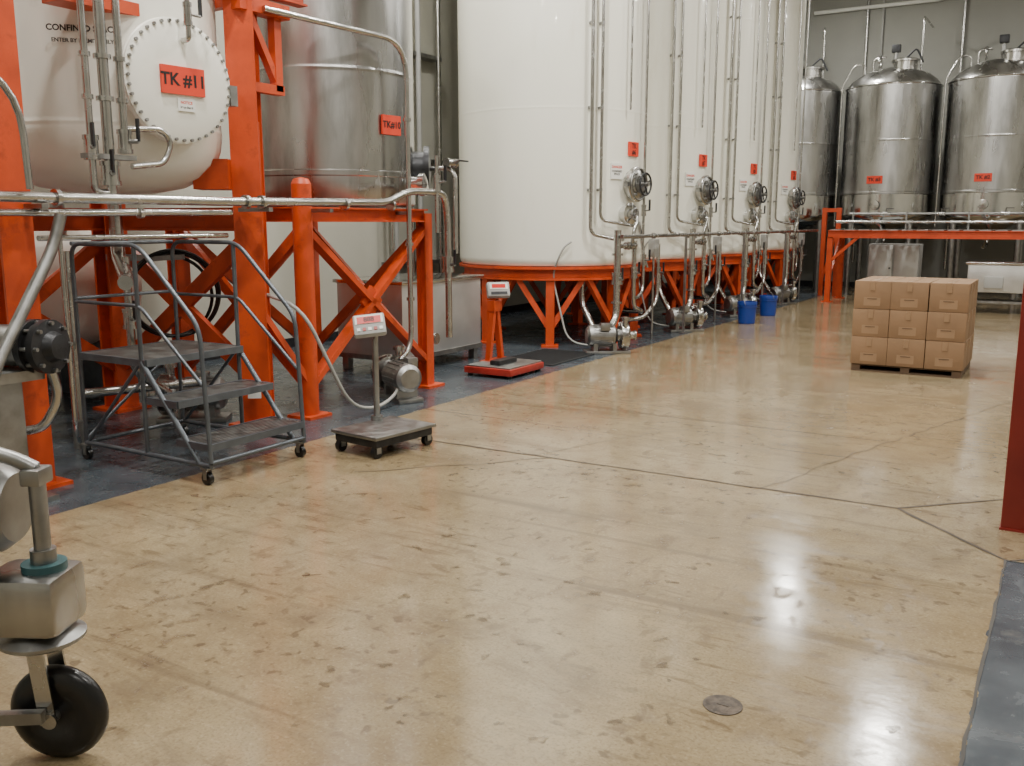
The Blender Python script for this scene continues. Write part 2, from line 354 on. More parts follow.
b.tube([(1.40,-.30,1.36),(1.40,-.30,.5),(1.38,.1,.4),(1.0,.2,.4)],.032,PIPE,.12); b.valve((1.40,-.30,.95),(0,0,1),.032,(1,-.4,0))
b.tube([(1.42,-.86,1.3),(1.42,-.3,1.3)],.03,PIPE); b.clamp((1.42,-.6,1.3),(0,1,0),.03); b.valve((1.42,-.45,1.3),(0,1,0),.03,(.4,0,1))
b.tube([(1.3,.05,1.6),(1.38,.05,1.2),(1.38,.05,.7),(1.42,-.2,.62),(1.42,-.28,.62)],.024,PIPE,.1); b.valve((1.38,.05,1.1),(0,0,1),.024,(1,-.2,0))
b.tube([(1.3,.75,1.3),(1.3,.75,.5),(1.3,.3,.3),(1.2,-.2,.3)],.03,PIPE,.15); b.valve((1.3,.75,.9),(0,0,1),.03,(1,-.2,0))
b.tube([pol(-14,R+.12,1.70),pol(-12,R+.2,1.66),(1.46,-.45,1.5),(1.43,-.45,1.32)],.024,PIPE,.08)
b.box((1.36,.45,1.25),(.10,.16,.24),GREYP,bev=.01); b.tube([(1.36,.45,0),(1.36,.45,1.2)],.016,STEEL)
b.tube([pol(-50,R+.05,1.35),pol(-54,R+.07,1.30),pol(-58,R+.04,1.1),pol(-60,R-.1,.9),pol(-52,R+.1,.08),(1.2,-.9,.03)],.012,HOSE,.2)
tp=b.finish(); tp.parent=WT[0]
for t in WT[1:]: inst(tp,'tank_piping',(0,0,0),0,t)
b=B('product_header_pipe'); b.tube([(-4.80,10.5,1.42),(-4.80,20.6,1.42),(-5.0,20.9,1.42)],.026,PIPE)
for y in (11.5,13.2,14.1,15.9,16.8,18.6): b.clamp((-4.8,y,1.42),(0,1,0),.026)
for y in (12.7,15.4,18.0):
    b.bar((-4.80,y,0),(-4.80,y,1.40),.03,.03,STEEL); b.box((-4.80,y,.006),(.1,.1,.012),STEEL)
b.finish()
b=B('centrifugal_pump')
b.box((0,0,.02),(.24,.55,.04),STEEL,bev=.006)
for y in (-.16,.08): b.box((0,y,.08),(.2,.05,.1),STEEL)
M=frame((0,-.26,.22),(0,1,0))
b.lathe([(0,0),(.09,0),(.125,.03),(.13,.06),(.13,.34),(.11,.36),(.08,.38),(.08,.42)],STEEL,M,28)
for k in range(18):
    a=2*pi*k/18; b.box((.132*math.cos(a),.132*math.sin(a),.2),(.014,.006,.24),STEEL,rot=(0,0,a),M=M)
b.lathe([(.08,.41),(.16,.42),(.17,.44),(.17,.50),(.15,.52),(.05,.53),(.045,.60),(.06,.60),(.06,.62),(0,.62)],PIPE,M,28)
b.box((.10,-.05,.34),(.10,.12,.09),STEEL,bev=.01)
b.cyl((.1,.2,.22),(.1,.2,.46),.035,PIPE); b.clamp((.1,.2,.44),(0,0,1),.035)
pm=b.finish((-4.86,WY[0]-1.20,0),-.9)
for i,y in enumerate(WY[1:]): inst(pm,'centrifugal_pump',(-4.88,y-1.15,0),-.7+.1*i)
inst(pm,'centrifugal_pump',(-5.2,6.55,0),1.1)
b=B('blue_pail'); b.lathe([(0,0),(.125,0),(.13,.01),(.148,.30),(.155,.30),(.155,.33),(.15,.35),(.142,.35),(.125,.02),(0,.02)],BLUE,n=32)
b.torus((0,0,.27),(0,0,1),.152,.007,BLUE)
b.torus((0,0,.30),(.95,.1,.25),.155,.004,STEEL,a0=0,a1=pi)
pl=b.finish((-4.42,14.5,0)); inst(pl,'blue_pail',(-4.48,15.9,0),.8)
# ------------------------------------------------------------------ rear stainless tanks
RS=.97
def ss_tank(lab):
    b=B('stainless_process_tank')
    b.lathe([(0,1.38),(.4,1.42),(.8,1.55),(RS-.02,1.68),(RS,1.74),(RS,2.18)],SSTP,n=64)
    b.lathe([(RS,2.18),(RS+.012,2.19),(RS+.012,2.23),(RS,2.24)]+seam(RS,3.3)+[(RS,4.42),(RS-.02,4.48),(RS-.09,4.57),(.7,4.71),(.4,4.83),(0,4.88)],SST,n=64)
    b.torus((0,0,4.44),(0,0,1),RS+.0,.022,SSTP,n=64)
    for k in range(4):
        a=pi/4+k*pi/2; p=V((math.cos(a)*.86,math.sin(a)*.86,0)); b.cyl(p,p+V((0,0,1.7)),.06,STEEL); b.cyl(p,p+V((0,0,.02)),.12,STEEL)
    b.lathe([(.24,4.75),(.24,4.93),(.28,4.93),(.28,4.97),(.2,5.0),(0,5.03)],PIPE,Matrix.Translation((.25,-.3,0)),28)
    b.cyl((0,0,4.85),(0,0,5.25),.04,STEEL); b.box((0,0,5.27),(.18,.14,.16),DARK,bev=.02); b.tube([(.25,-.3,5.0),(.45,-.3,5.2),(.6,-.3,4.9)],.02,DARK,.08)
    b.torus((-.3,-.1,5.0),(1,0,0),.12,.02,PIPE); b.tube([(-.45,0,4.8),(-.45,0,5.1),(-.2,0,5.1)],.025,PIPE)
    b.tube([(.5,.1,4.7),(.5,.1,5.9),(.5,1.5,5.9)],.022,PIPE); b.tube([(-.55,-.3,4.65),(-.55,-.3,4.95),(-.75,-.4,4.95),(-.98,-.45,4.5),(-.98,-.45,1.5)],.018,PIPE)
    n=V((-.10,-1,0)).normalized()
    M=frame(n*(RS+.012)+V((0,0,2.48)),n); b.box((0,0,0),(.32,.16,.02),LAB,M=M); b.text('TK #%d'%lab,.1,M@Matrix.Translation((0,0,.012)),BLACK)
    M=frame(n*(RS)+V((.05,0,1.95)),n); b.lathe([(.07,0),(.07,.1),(.1,.1),(.1,.13),(0,.14)],SSTP,M,20)
    b.tube([(0,0,1.40),(0,0,1.1),(0,-.9,1.1)],.035,PIPE)
    return b
T=ss_tank(3).finish((-3.70,22,0)); ss_tank(4).finish((-5.74,22,0),.25); ss_tank(2).finish((-1.64,22,0))
inst(T,'stainless_process_tank',(.42,22,0))
b=B('orange_pipe_platform')
ya,yb=19.3,20.4
for y in (ya,yb): b.ibeam((-4.3,y,1.36),(1.6,y,1.36),.1,.15,.015,ORANGE)
for x in (-4.25,-2.3,-.35,1.55): b.ibeam((x,ya,1.36),(x,yb,1.36),.09,.13,.015,ORANGE)
for x in (-4.25,1.55):
    for y in (ya,yb): b.bar((x,y,0),(x,y,1.3),.10,.10,ORANGE); b.box((x,y,.01),(.2,.2,.02),ORANGE)
b.bar((-4.25,ya,.5),(-4.25,yb,1.3),.06,.06,ORANGE); b.bar((-4.2,ya,.85),(-3.7,ya,1.33),.06,.06,ORANGE)
for k in range(22): b.box((-4.3+5.9*(k+.5)/22,(ya+yb)/2,1.445),(.2,yb-ya,.02),STEEL)
b.finish()
b=B('manifold_pipe')
b.tube([(-4.2,19.5,1.60),(1.5,19.5,1.60)],.028,PIPE); b.tube([(-4.0,19.75,1.76),(1.5,19.75,1.76)],.022,STEEL)
for x in (-3.9,-2.9,-1.8,-.7,.5): b.bar((x,19.6,1.455),(x,19.6,1.80),.03,.03,STEEL); b.clamp((x+.4,19.5,1.60),(1,0,0),.03); b.valve((x+.6,19.75,1.76),(1,0,0),.024,(0,-.2,1))
b.tube([(-3.7,19.75,1.76),(-3.5,20.5,1.5),(-3.7,21.1,1.1)],.03,PIPE); b.tube([(-1.6,19.75,1.76),(-1.5,20.5,1.5),(-1.64,21.1,1.1)],.03,PIPE)
b.finish()
b=B('orange_pipe_rack')
for x,y in ((-4.75,20.9),(-4.45,20.9)): b.bar((x,y,0),(x,y,1.9),.09,.09,ORANGE)
b.bar((-4.8,20.9,1.85),(-4.4,20.9,1.85),.08,.08,ORANGE); b.bar((-4.75,20.9,.3),(-4.45,20.9,1.5),.05,.05,ORANGE); b.finish()
b=B('stainless_wash_tub')
b.box((0,0,.62),(1.25,.7,.5),SATIN,bev=.03); b.box((0,0,.88),(1.32,.77,.04),SSTP,bev=.01)
for x in (-.55,.55):
    for y in (-.28,.28): b.cyl((x,y,0),(x,y,.4),.03,STEEL)
b.box((0,0,.2),(1.1,.56,.04),STEEL); b.box((-.2,-.36,.55),(.3,.05,.2),GREYP,bev=.01)
b.finish((-1.0,18.6,0))
b=B('control_cabinet'); b.box((0,0,.6),(1.0,.45,1.1),GREYP,bev=.02); b.box((-.25,-.23,.62),(.46,.02,1.0),SATIN,bev=.006); b.box((.25,-.23,.62),(.46,.02,1.0),SATIN,bev=.006)
b.box((0,0,.03),(.9,.4,.06),DARK); b.cyl((-.06,-.25,.65),(-.06,-.28,.65),.02,DARK); b.finish((-3.25,20.85,0))
b=B('wall_conduit'); b.tube([(-4.75,24.12,0.6),(-4.75,24.12,7.3)],.03,PIPE); b.tube([(-6,24.1,6.62),(-3.1,24.1,6.62),(-2.7,24.1,6.9),(-2.7,24.1,7.5)],.045,WL); b.tube([(-2.65,24.12,.5),(-2.65,24.12,7.4)],.03,PIPE)
b.tube([(-4.4,24.13,.5),(-4.4,24.13,7.4)],.02,GREYP); b.finish()
# ------------------------------------------------------------------ tank 10 (stainless) and frame
C10=(-6.2,6.85); R10=.80
b=B('stainless_storage_tank')
b.lathe([(0,1.74),(R10-.05,1.74),(R10-.015,1.75),(R10,1.77),(R10,2.0),(R10+.008,2.01),(R10+.008,2.05),(R10,2.06)]+seam(R10,2.92,.005)+seam(R10,3.9,.005)+[(R10,4.8),(R10-.1,4.9),(0,5.1)],SST,n=72)
def at10(adeg,z,off=0):
    a=math.radians(adeg); n=V((math.cos(a),math.sin(a),0)); return frame(n*(R10+off)+V((0,0,z)),n)
M=at10(-6,2.46,.014); b.box((0,0,0),(.23,.17,.02),LAB,M=M); b.text('TK#10',.08,M@Matrix.Translation((0,0,.012)),BLACK)
M=at10(35,2.1,-.03); b.lathe([(.17,0),(.17,.12),(.22,.12),(.22,.17),(0,.19)],DARK,M,24)
M=at10(20,1.95,-.03); b.lathe([(.08,0),(.08,.12),(.11,.12),(.11,.17),(0,.19)],SSTP,M,24)
b.finish((C10[0],C10[1],0))
b=B('orange_tank_stand')
F=[(-5.35,5.55),(-5.38,7.22),(-7.0,5.65),(-7.0,7.35)]
b.cyl((*F[0],0),(*F[0],1.9),.08,ORANGE,n=24); b.lathe([(.08,0),(.06,.04),(0,.055)],ORANGE,Matrix.Translation((*F[0],1.9)),24)
b.ibeam((*F[1],0),(*F[1],1.68),.11,.11,.016,ORANGE,up=(1,0,0)); b.ibeam((*F[2],0),(*F[2],1.68),.14,.14,.016,ORANGE,up=(1,0,0)); b.ibeam((*F[3],0),(*F[3],1.68),.14,.14,.016,ORANGE,up=(1,0,0))
for f in F: b.box((*f,.012),(.26,.26,.024),ORANGE)
z=1.66
for p,q in ((0,1),(1,3),(3,2),(2,0)): b.ibeam((*F[p],z),(*F[q],z),.10,.12,.014,ORANGE)
b.ibeam((-5.9,5.55,z),(-5.9,7.35,z),.1,.12,.014,ORANGE); b.ibeam((-6.5,5.6,z),(-6.5,7.35,z),.1,.12,.014,ORANGE)
def X(p,q,z0,z1,w=.10,t=.03,up=(1,0,0)):
    b.bar((*p,z0),(*q,z1),t,w,ORANGE,up); b.bar((*p,z1),(*q,z0),t,w,ORANGE,up)
X(F[0],F[1],.25,1.55,.05,.10,(0,0,1)); X(F[1],F[3],.25,1.55,.09,.04,(0,0,1)); X(F[2],F[3],.25,1.55,.1,.04,(0,0,1)); X(F[0],F[2],.25,1.55,.09,.05,(0,0,1))
b.box((-5.36,6.385,.9),(.03,.20,.20),ORANGE,rot=(pi/4,0,0))
b.finish()
# ------------------------------------------------------------------ tank 11 and frame
C11=(-6.15,4.42); R11=.79
b=B('white_mixing_tank')
prof=[(0,1.80),(.3,1.812),(.5,1.85),(.64,1.92),(.73,2.01),(.775,2.11),(R11,2.2)]+seam(R11,2.25,.003)+[(R11,3.6),(R11,4.4),(.6,4.6),(0,4.7)]
b.lathe(prof,WHITE11,n=72)
def at11(adeg,z,off=0):
    a=math.radians(adeg); n=V((math.cos(a),math.sin(a),0)); return frame(n*(R11+off)+V((0,0,z)),n)
b.M=at11(-5,2.53,-.1)
b.lathe([(.34,0),(.34,.16),(.41,.16),(.41,.185),(.405,.19),(.405,.21),(.36,.225),(.2,.235),(0,.24)],WHITE11,n=56)
for k in range(40):
    a=2*pi*k/40; b.cyl((.385*math.cos(a),.385*math.sin(a),.15),(.385*math.cos(a),.385*math.sin(a),.234),.011,STEEL,n=8)
b.box((0,0,.245),(.33,.18,.02),LAB); b.text('TK #11',.11,Matrix.Translation((0,0,.2565)),BLACK)
b.box((.02,-.155,.24),(.13,.08,.01),WL); b.text('NOTICE',.025,Matrix.Translation((.02,-.14,.246)),LAB); b.text('keep closed',.02,Matrix.Translation((.02,-.17,.246)),BLACK)
b.tube([(.02,.26,.24),(.02,.26,.31),(.02,.6,.31)],.018,PIPE,.03); b.valve((.02,.42,.31),(0,1,0),.018,(1,0,0)); b.box((.43,-.05,.18),(.06,.14,.08),STEEL)
b.M=at11(-44,2.79,.012); b.text('CONFINED SPACE',.052,Matrix.Translation((0,0.03,0)),BLACK); b.text('ENTER BY PERMIT ONLY',.034,Matrix.Translation((0,-.045,0)),BLACK)
b.M=Matrix.Identity(4)
b.tube([(0,0,1.83),(0,0,1.35),(.5,-.3,1.2),(.75,-.5,1.2)],.05,PIPE)
b.finish((C11[0],C11[1],0))
b=B('steel_support_frame')
P=[(-5.36,3.13),(-5.46,5.10),(-6.95,3.3),(-6.98,4.95)]
b.ibeam((*P[0],0),(*P[0],5.0),.20,.20,.022,ORANGE,up=(1,0,0)); b.ibeam((*P[1],0),(*P[1],5.0),.21,.21,.024,ORANGE,up=(.6,-.8,0))
b.box((P[1][0],P[1][1],1.2),(.18,.18,2.3),ORANGE,rot=(0,0,-.93))
b.ibeam((*P[2],0),(*P[2],5.0),.2,.2,.02,ORANGE,up=(1,0,0)); b.ibeam((*P[3],0),(*P[3],5.0),.2,.2,.02,ORANGE,up=(1,0,0))
for f in P: b.box((*f,.012),(.34,.34,.024),ORANGE)
for p,q in ((2,3),(0,2),(1,3)): b.ibeam((*P[p],1.62),(*P[q],1.62),.12,.18,.018,ORANGE)
b.bar((*P[1],.35),(*P[3],1.5),.05,.13,ORANGE); b.bar((*P[3],.35),(*P[1],1.5),.05,.13,ORANGE)
b.bar((*P[2],.35),(*P[3],1.5),.05,.1,ORANGE); b.bar((*P[3],.35),(*P[2],1.5),.05,.1,ORANGE)
b.bar((*P[0],.35),(*P[2],1.5),.05,.1,ORANGE)
b.bar((*P[1],.95),(-5.35,5.55,.25),.05,.12,ORANGE,up=(1,0,0))
b.box((-5.50,3.92,2.97),(.20,.60,.08),ORANGE); b.box((-5.62,4.92,1.95),(.3,.26,.22),ORANGE,rot=(0,0,-.93))
b.box((-5.40,5.25,2.60),(.07,.36,.07),ORANGE); b.box((-5.40,5.38,2.90),(.07,.07,.62),ORANGE); b.box((-5.40,5.24,3.18),(.12,.50,.10),ORANGE); b.bar((-5.4,5.1,3.15),(-5.4,5.38,2.65),.05,.06,ORANGE,up=(1,0,0))
b.ibeam((-5.4,3.2,3.35),(-5.4,5.7,3.35),.1,.16,.015,ORANGE); b.box((-5.9,5.3,3.3),(1.0,.08,.12),ORANGE)
b.box((P[1][0]+.105,P[1][1]-.14,.32),(.10,.006,.14),WL,rot=(0,0,.64))
b.finish()
# ------------------------------------------------------------------ piping at left
b=B('process_pipe_run')
b.tube([(-5.12,1.0,1.74),(-5.12,4.6,1.74),(-5.12,6.35,1.765),(-5.12,6.65,1.87),(-5.12,7.2,1.87),(-5.12,7.25,1.6),(-5.12,7.25,.5)],.032,PIPE,.12)
for y in (2.6,3.3,4.75,4.9,5.8,6.4): b.clamp((-5.12,y,1.742),(0,1,0),.032)
b.tube([(-5.17,1.0,1.64),(-5.17,3.4,1.655),(-5.17,4.65,1.665)],.022,PIPE); b.clamp((-5.17,3.9,1.655),(0,1,0),.022); b.clamp((-5.17,2.9,1.65),(0,1,0),.022)
for y in (3.2,4.95,5.6): b.bar((-5.4,y,1.69),(-5.08,y,1.69),.04,.03,STEEL)
b.valve((-5.12,7.25,1.2),(0,0,1),.034,(1,-.3,0))
b.finish()
b=B('vertical_pipe_stack')
for (y,r,zb) in ((3.62,.022,1.95),(3.74,.034,1.70),(3.86,.024,2.05)):
    b.tube([(-5.22,y,5.2),(-5.22,y,zb)],r,PIPE)
    for z in (2.35,2.6): b.clamp((-5.22,y,z),(0,0,1),r)
b.tube([(-5.22,3.62,1.95),(-5.22,3.62,1.78),(-5.22,3.74,1.78)],.022,PIPE,.05)
b.valve((-5.22,3.86,2.1),(0,0,1),.028,(1,.3,0)); b.valve((-5.22,3.62,2.05),(0,0,1),.028,(1,-.5,0)); b.valve((-5.22,3.74,1.9),(0,0,1),.036,(1,-.5,0))
b.tube([(-5.22,3.86,2.18),(-5.22,4.15,2.2),(-5.22,4.22,2.12),(-5.22,4.15,1.98),(-5.22,3.9,1.95)],.019,PIPE,.06); b.box((-5.22,3.74,2.0),(.08,.34,.03),STEEL)
b.finish()
b=B('drop_pipe')
b.tube([(-5.32,5.2,3.16),(-5.22,6.62,3.16),(-5.22,6.78,3.0),(-5.22,6.78,.45),(-5.22,6.6,.35)],.024,PIPE,.16)
for z in (2.5,1.4,.9): b.clamp((-5.22,6.78,z),(0,0,1),.024)
b.bar((-5.36,6.78,1.68),(-5.2,6.78,1.68),.03,.03,STEEL)
b.tube([(-5.10,7.05,2.2),(-5.10,7.05,1.5)],.018,PIPE); b.valve((-5.1,7.05,1.95),(0,0,1),.022,(1,0,.2)); b.valve((-5.15,7.35,2.15),(0,1,0),.026,(1,0,.2))
b.tube([(-5.45,7.3,2.1),(-5.1,7.35,2.1),(-5.1,7.35,1.3)],.022,PIPE)
b.finish()
b=B('arched_pipe'); b.tube([(-5.05,1.9,2.52),(-5.05,2.60,2.52),(-5.05,3.08,2.35),(-5.05,3.10,1.78)],.020,PIPE,.35); b.finish()
b=B('wall_pipe')
for (x,y,r) in ((-8.4,11.2,.04),(-8.4,11.0,.03),(-8.4,10.6,.045),(-8.4,11.7,.035)): b.tube([(x,y,6.8),(x,y,.3)],r,PIPE if r<.04 else GREYP)
for z in (1,2.5,4): b.box((-8.5,11.15,z),(.2,1.3,.05),STEEL)
b.tube([(-8.3,9.8,3.6),(-8.3,10.4,3.6),(-8.3,10.4,1.2)],.025,PIPE); b.finish()
b=B('stainless_rectangular_tank')
b.box((0,0,.56),(.9,1.5,.84),SATIN,bev=.015); b.box((0,0,.97),(.96,1.56,.04),SSTP,bev=.008)
for x in (-.38,.38):
    for y in (-.68,.68): b.box((x,y,.07),(.08,.08,.14),STEEL)
b.box((0,0,.16),(.92,1.52,.05),STEEL)
b.cyl((.45,-.3,.35),(.57,-.3,.35),.04,PIPE); b.clamp((.55,-.3,.35),(1,0,0),.04)
b.finish((-6.42,8.36,0))
b=B('hose_coil')
for k in range(3): b.torus((-6.35+.03*k,5.02+.02*(k%2),1.0+.012*k),(.75,-.65,.1),.33+.010*k,.014,RUB,n=48)
b.bar((-6.5,4.92,1.30),(-6.2,5.06,1.32),.04,.04,STEEL); b.bar((-6.95,4.9,1.31),(-6.45,4.95,1.31),.05,.05,STEEL); b.finish()
b=B('floor_hose')
b.tube([(-5.5,5.2,1.05),(-5.1,5.25,.95),(-4.98,5.4,.5),(-4.95,5.6,.12),(-5.0,6.0,.02),(-5.05,6.35,.1),(-5.15,6.5,.22)],.015,HOSE,.3)
b.finish()
b=B('white_receiving_vessel')
b.lathe([(0,-.75),(.35,-.72),(.52,-.62),(.56,-.5),(.56,.5),(.52,.62),(.35,.72),(0,.75)],WHITE11,frame((0,0,1.05),(0,1,0)),40)
for y in (-.4,.4): b.box((0,y,.27),(.8,.1,.54),GREY)
b.cyl((.3,0,1.5),(.3,0,1.75),.06,STEEL); b.finish((-7.75,4.8,0))
b=B('positive_displacement_pump')
b.M=Matrix.Translation((.02,.20,0))
M=frame((-5.02,2.86,.90),(.95,.30,0))
b.lathe([(0,-.42),(.10,-.42),(.12,-.38),(.12,-.08),(.10,-.06)],STEEL,M,28)
b.lathe([(.10,-.07),(.155,-.07),(.155,-.03),(.13,-.03),(.13,.02),(.155,.02),(.155,.06),(.09,.07),(.07,.12),(0,.13)],DARK,M,32)
for k in range(8):
    a=2*pi*k/8; b.cyl(M@V((.135*math.cos(a),.135*math.sin(a),-.08)),M@V((.135*math.cos(a),.135*math.sin(a),.085)),.012,STEEL,n=8)
b.box((-5.16,2.72,.74),(.25,.3,.06),STEEL); b.box((-5.16,2.66,.36),(.16,.2,.72),STEEL,bev=.01); b.box((-5.16,2.66,.015),(.36,.4,.03),STEEL)
b.tube([(-5.0,2.88,.8),(-4.99,2.92,.6),(-5.07,2.86,.42),(-5.16,2.8,.4)],.028,PIPE,.08)
b.finish()
b=B('diagonal_drain_pipe'); b.tube([(-5.03,3.26,1.64),(-5.04,3.20,1.45),(-4.92,2.72,.80),(-4.85,2.60,.5),(-4.85,2.60,0)],.034,STEEL,.12); b.finish()
b=B('sample_line')
b.tube([(-5.5,3.4,1.50),(-5.5,4.9,1.50)],.018,PIPE); b.tube([(-5.2,3.35,1.60),(-5.2,3.35,.35),(-5.4,3.5,.2)],.014,PIPE,.1)
b.tube([(-6.0,3.9,1.4),(-6.0,3.9,.2)],.03,PIPE); b.tube([(-5.9,4.3,1.35),(-5.9,4.3,.5),(-5.9,4.6,.3)],.03,PIPE); b.tube([(-6.2,4.0,.35),(-5.85,4.9,.35)],.035,PIPE)
b.valve((-5.9,4.3,.9),(0,0,1),.03,(1,-.3,0)); b.cyl((-6.0,3.9,0),(-6.0,3.9,.2),.05,STEEL); b.finish()
inst(pm,'centrifugal_pump',(-6.05,4.95,0),2.2)
# ------------------------------------------------------------------ rolling ladder
b=B('rolling_step_ladder')
ya,yb=3.72,4.52; r=.0145
for y in (ya,yb):
    b.tube([(-5.66,y,.06),(-5.66,y,1.46),(-4.98,y,1.46),(-4.46,y,.98),(-4.42,y,.14)],r,GREY,.1)
    b.tube([(-5.66,y,1.08),(-5.0,y,1.08),(-4.46,y,.62)],r*.8,GREY,.06)
    b.tube([(-5.02,y,.73),(-5.02,y,1.45)],r,GREY)
    b.tube([(-5.02,y,.72),(-4.52,y,.12)],r*1.2,GREY)
    b.tube([(-5.66,y,.12),(-4.42,y,.12)],r*1.1,GREY)
    b.tube([(-5.62,y,.14),(-5.05,y,.70)],r*.8,GREY)
    b.tube([(-5.02,y,.12),(-5.02,y,.72)],r,GREY)
b.tube([(-5.66,ya,1.46),(-5.66,yb,1.46)],r,GREY); b.tube([(-5.66,ya,1.1),(-5.66,yb,1.1)],r*.8,GREY); b.tube([(-5.66,ya,.12),(-5.66,yb,.12)],r,GREY); b.tube([(-5.66,ya,.14),(-5.66,yb,.70)],r*.8,GREY)
b.tube([(-4.42,ya,.14),(-4.42,yb,.14)],r,GREY)
def tread(x0,x1,z):
    b.box(((x0+x1)/2,ya,z-.015),(x1-x0,.02,.045),GREY); b.box(((x0+x1)/2,yb,z-.015),(x1-x0,.02,.045),GREY)
    b.box((x0,(ya+yb)/2,z-.015),(.02,yb-ya,.045),GREY); b.box((x1,(ya+yb)/2,z-.015),(.02,yb-ya,.045),GREY)
    n=int((x1-x0)/.03)
    for k in range(1,n): b.box((x0+(x1-x0)*k/n,(ya+yb)/2,z),(.019,yb-ya,.012),STEEL)
    for k in range(1,8): b.box(((x0+x1)/2,ya+(yb-ya)*k/8,z-.008),(x1-x0,.012,.012),GREY)
tread(-5.66,-4.98,.73); tread(-4.98,-4.70,.49); tread(-4.72,-4.42,.25)
for (x,y) in ((-5.66,ya),(-5.66,yb),(-4.46,ya),(-4.46,yb)):
    b.cyl((x,y-.015,.04),(x,y+.015,.04),.04,RUB,n=20); b.box((x,y-.022,.07),(.03,.005,.07),STEEL); b.box((x,y+.022,.07),(.03,.005,.07),STEEL); b.box((x,y,.105),(.06,.06,.01),STEEL)
b.finish()
# ------------------------------------------------------------------ scales
b=B('portable_floor_scale')
b.box((0,0,.105),(.42,.56,.06),DARK,bev=.012); b.box((0,0,.145),(.46,.60,.025),STEEL,bev=.008)
for x in (-.18,.18):
    for y in (-.25,.25):
        b.cyl((x-.018,y,.042),(x+.018,y,.042),.042,RUB,n=22); b.box((x-.024,y,.065),(.006,.04,.06),STEEL); b.box((x+.024,y,.065),(.006,.04,.06),STEEL)
b.cyl((-.20,.12,.10),(-.20,.12,.76),.022,STEEL); b.cyl((-.2,.12,.155),(-.2,.12,.19),.045,STEEL); b.bar((-.2,-.1,.09),(-.2,.25,.09),.06,.03,STEEL)
b.tube([(-.2,.12,.72),(-.19,.12,.79),(-.17,.10,.85)],.018,STEEL,.03)
M=frame((-.18,.05,.865),(.62,-.62,.65))@Matrix.Rotation(.12,4,'Z'); b.box((0,0,0),(.23,.17,.06),GREYP,bev=.018,M=M); b.box((0,.035,.032),(.20,.07,.006),WL,M=M); b.box((0,.03,.036),(.17,.055,.003),DISP,M=M)
b.text('888',.05,M@Matrix.Translation((0,.03,.039)),BLACK)
for k in range(5): b.box((-.08+.04*k,-.045,.034),(.024,.024,.006),REDSC if k in(1,3) else WL,M=M)
b.tube([(-.2,.12,.74),(-.26,.16,.6),(-.24,.17,.3),(-.2,.16,.13)],.006,CABLE,.1)
b.finish((-4.13,5.03,0),-.12)
b=B('red_platform_scale')
b.box((0,0,.065),(.58,.70,.07),REDSC,bev=.012); b.box((0,0,.105),(.54,.66,.02),STEEL,bev=.006)
for x in (-.24,.24):
    for y in (-.3,.3): b.cyl((x,y,0),(x,y,.04),.03,RUB)
b.box((.02,-.05,.14),(.12,.36,.05),DARK,bev=.01)
b.bar((-.24,.05,.1),(-.24,.17,.78),.05,.06,ORANGE,up=(1,0,0)); b.bar((-.24,.31,.1),(-.24,.19,.78),.05,.06,ORANGE,up=(1,0,0)); b.box((-.24,.18,.09),(.12,.42,.05),ORANGE); b.box((-.24,.18,.70),(.1,.16,.12),ORANGE,bev=.01)
M=frame((-.20,.19,.87),(.62,-.62,.45)); b.box((0,0,0),(.25,.17,.08),GREYP,bev=.02,M=M); b.box((0,.03,.042),(.2,.07,.006),WL,M=M); b.box((0,.03,.046),(.15,.045,.003),DISP,M=M); b.box((0,-.05,.042),(.18,.03,.006),DARK,M=M)
b.finish((-5.14,8.30,0))
b=B('rubber_floor_mat'); b.box((0,0,.008),(.75,1.15,.016),MATM,bev=.005)
for k in range(20): b.box((0,-.53+k*.056,.018),(.7,.02,.006),MATM)
b.finish((-5.30,9.55,0))
# ------------------------------------------------------------------ cartons on pallet
b=B('palletized_cartons')
W,Dp=1.12,1.0
for x in (-.5,0,.5): b.box((x*1.0,0,.04),(.09,Dp-.04,.05),WOOD)
for k in range(6): b.box((0,-Dp/2+.07+k*(Dp-.14)/5,.072),(W-.03,.09,.014),WOOD)
for k in range(3): b.box((0,-Dp/2+.07+k*(Dp-.14)/2,.008),(W-.03,.1,.016),WOOD)
cw=W/3; cd=Dp/3; ch=.30
for i in range(3):
    for j in range(3):
        for k in range(3):
            ox,oy=random.uniform(-.004,.004),random.uniform(-.004,.004)
            c=V((-W/2+cw*(i+.5)+ox,-Dp/2+cd*(j+.5)+oy,.08+ch*(k+.5)))
            b.box(c,(cw-.005,cd-.005,ch-.003),CARD,bev=.006)
            if j==0:
                b.box(c+V((0,-cd/2+.001,ch*.32)),(.05,.006,ch*.3),TAPE); b.box(c+V((0,-cd/2+.003,-.07)),(.17,.003,.09),TAPE)
                b.box(c+V((0,-cd/2+.002,-.04)),(.1,.005,.008),WOOD)
            if i==2: b.box(c+V((cw/2-.001,0,ch*.32)),(.006,.05,ch*.3),TAPE)
            if k==2: b.box(c+V((0,0,ch/2-.001)),(.05,cd-.02,.003),TAPE)
b.finish((-1.455,10.92,0),.0)
# ------------------------------------------------------------------ column, drain
b=B('red_steel_column'); b.box((0,0,ZC/2-.02),(.17,.17,ZC-.06),RED,bev=.006); b.box((0,0,.006),(.18,.18,.012),RED); b.finish((-.130,5.40,0))
b=B('floor_cleanout_cover'); b.lathe([(.0,.001),(.066,.001),(.066,.003),(.056,.0032),(.054,.002),(0,.002)],IRON,n=32); b.box((0,0,.002),(.04,.007,.003),IRON); b.finish((-.88,2.81,0))
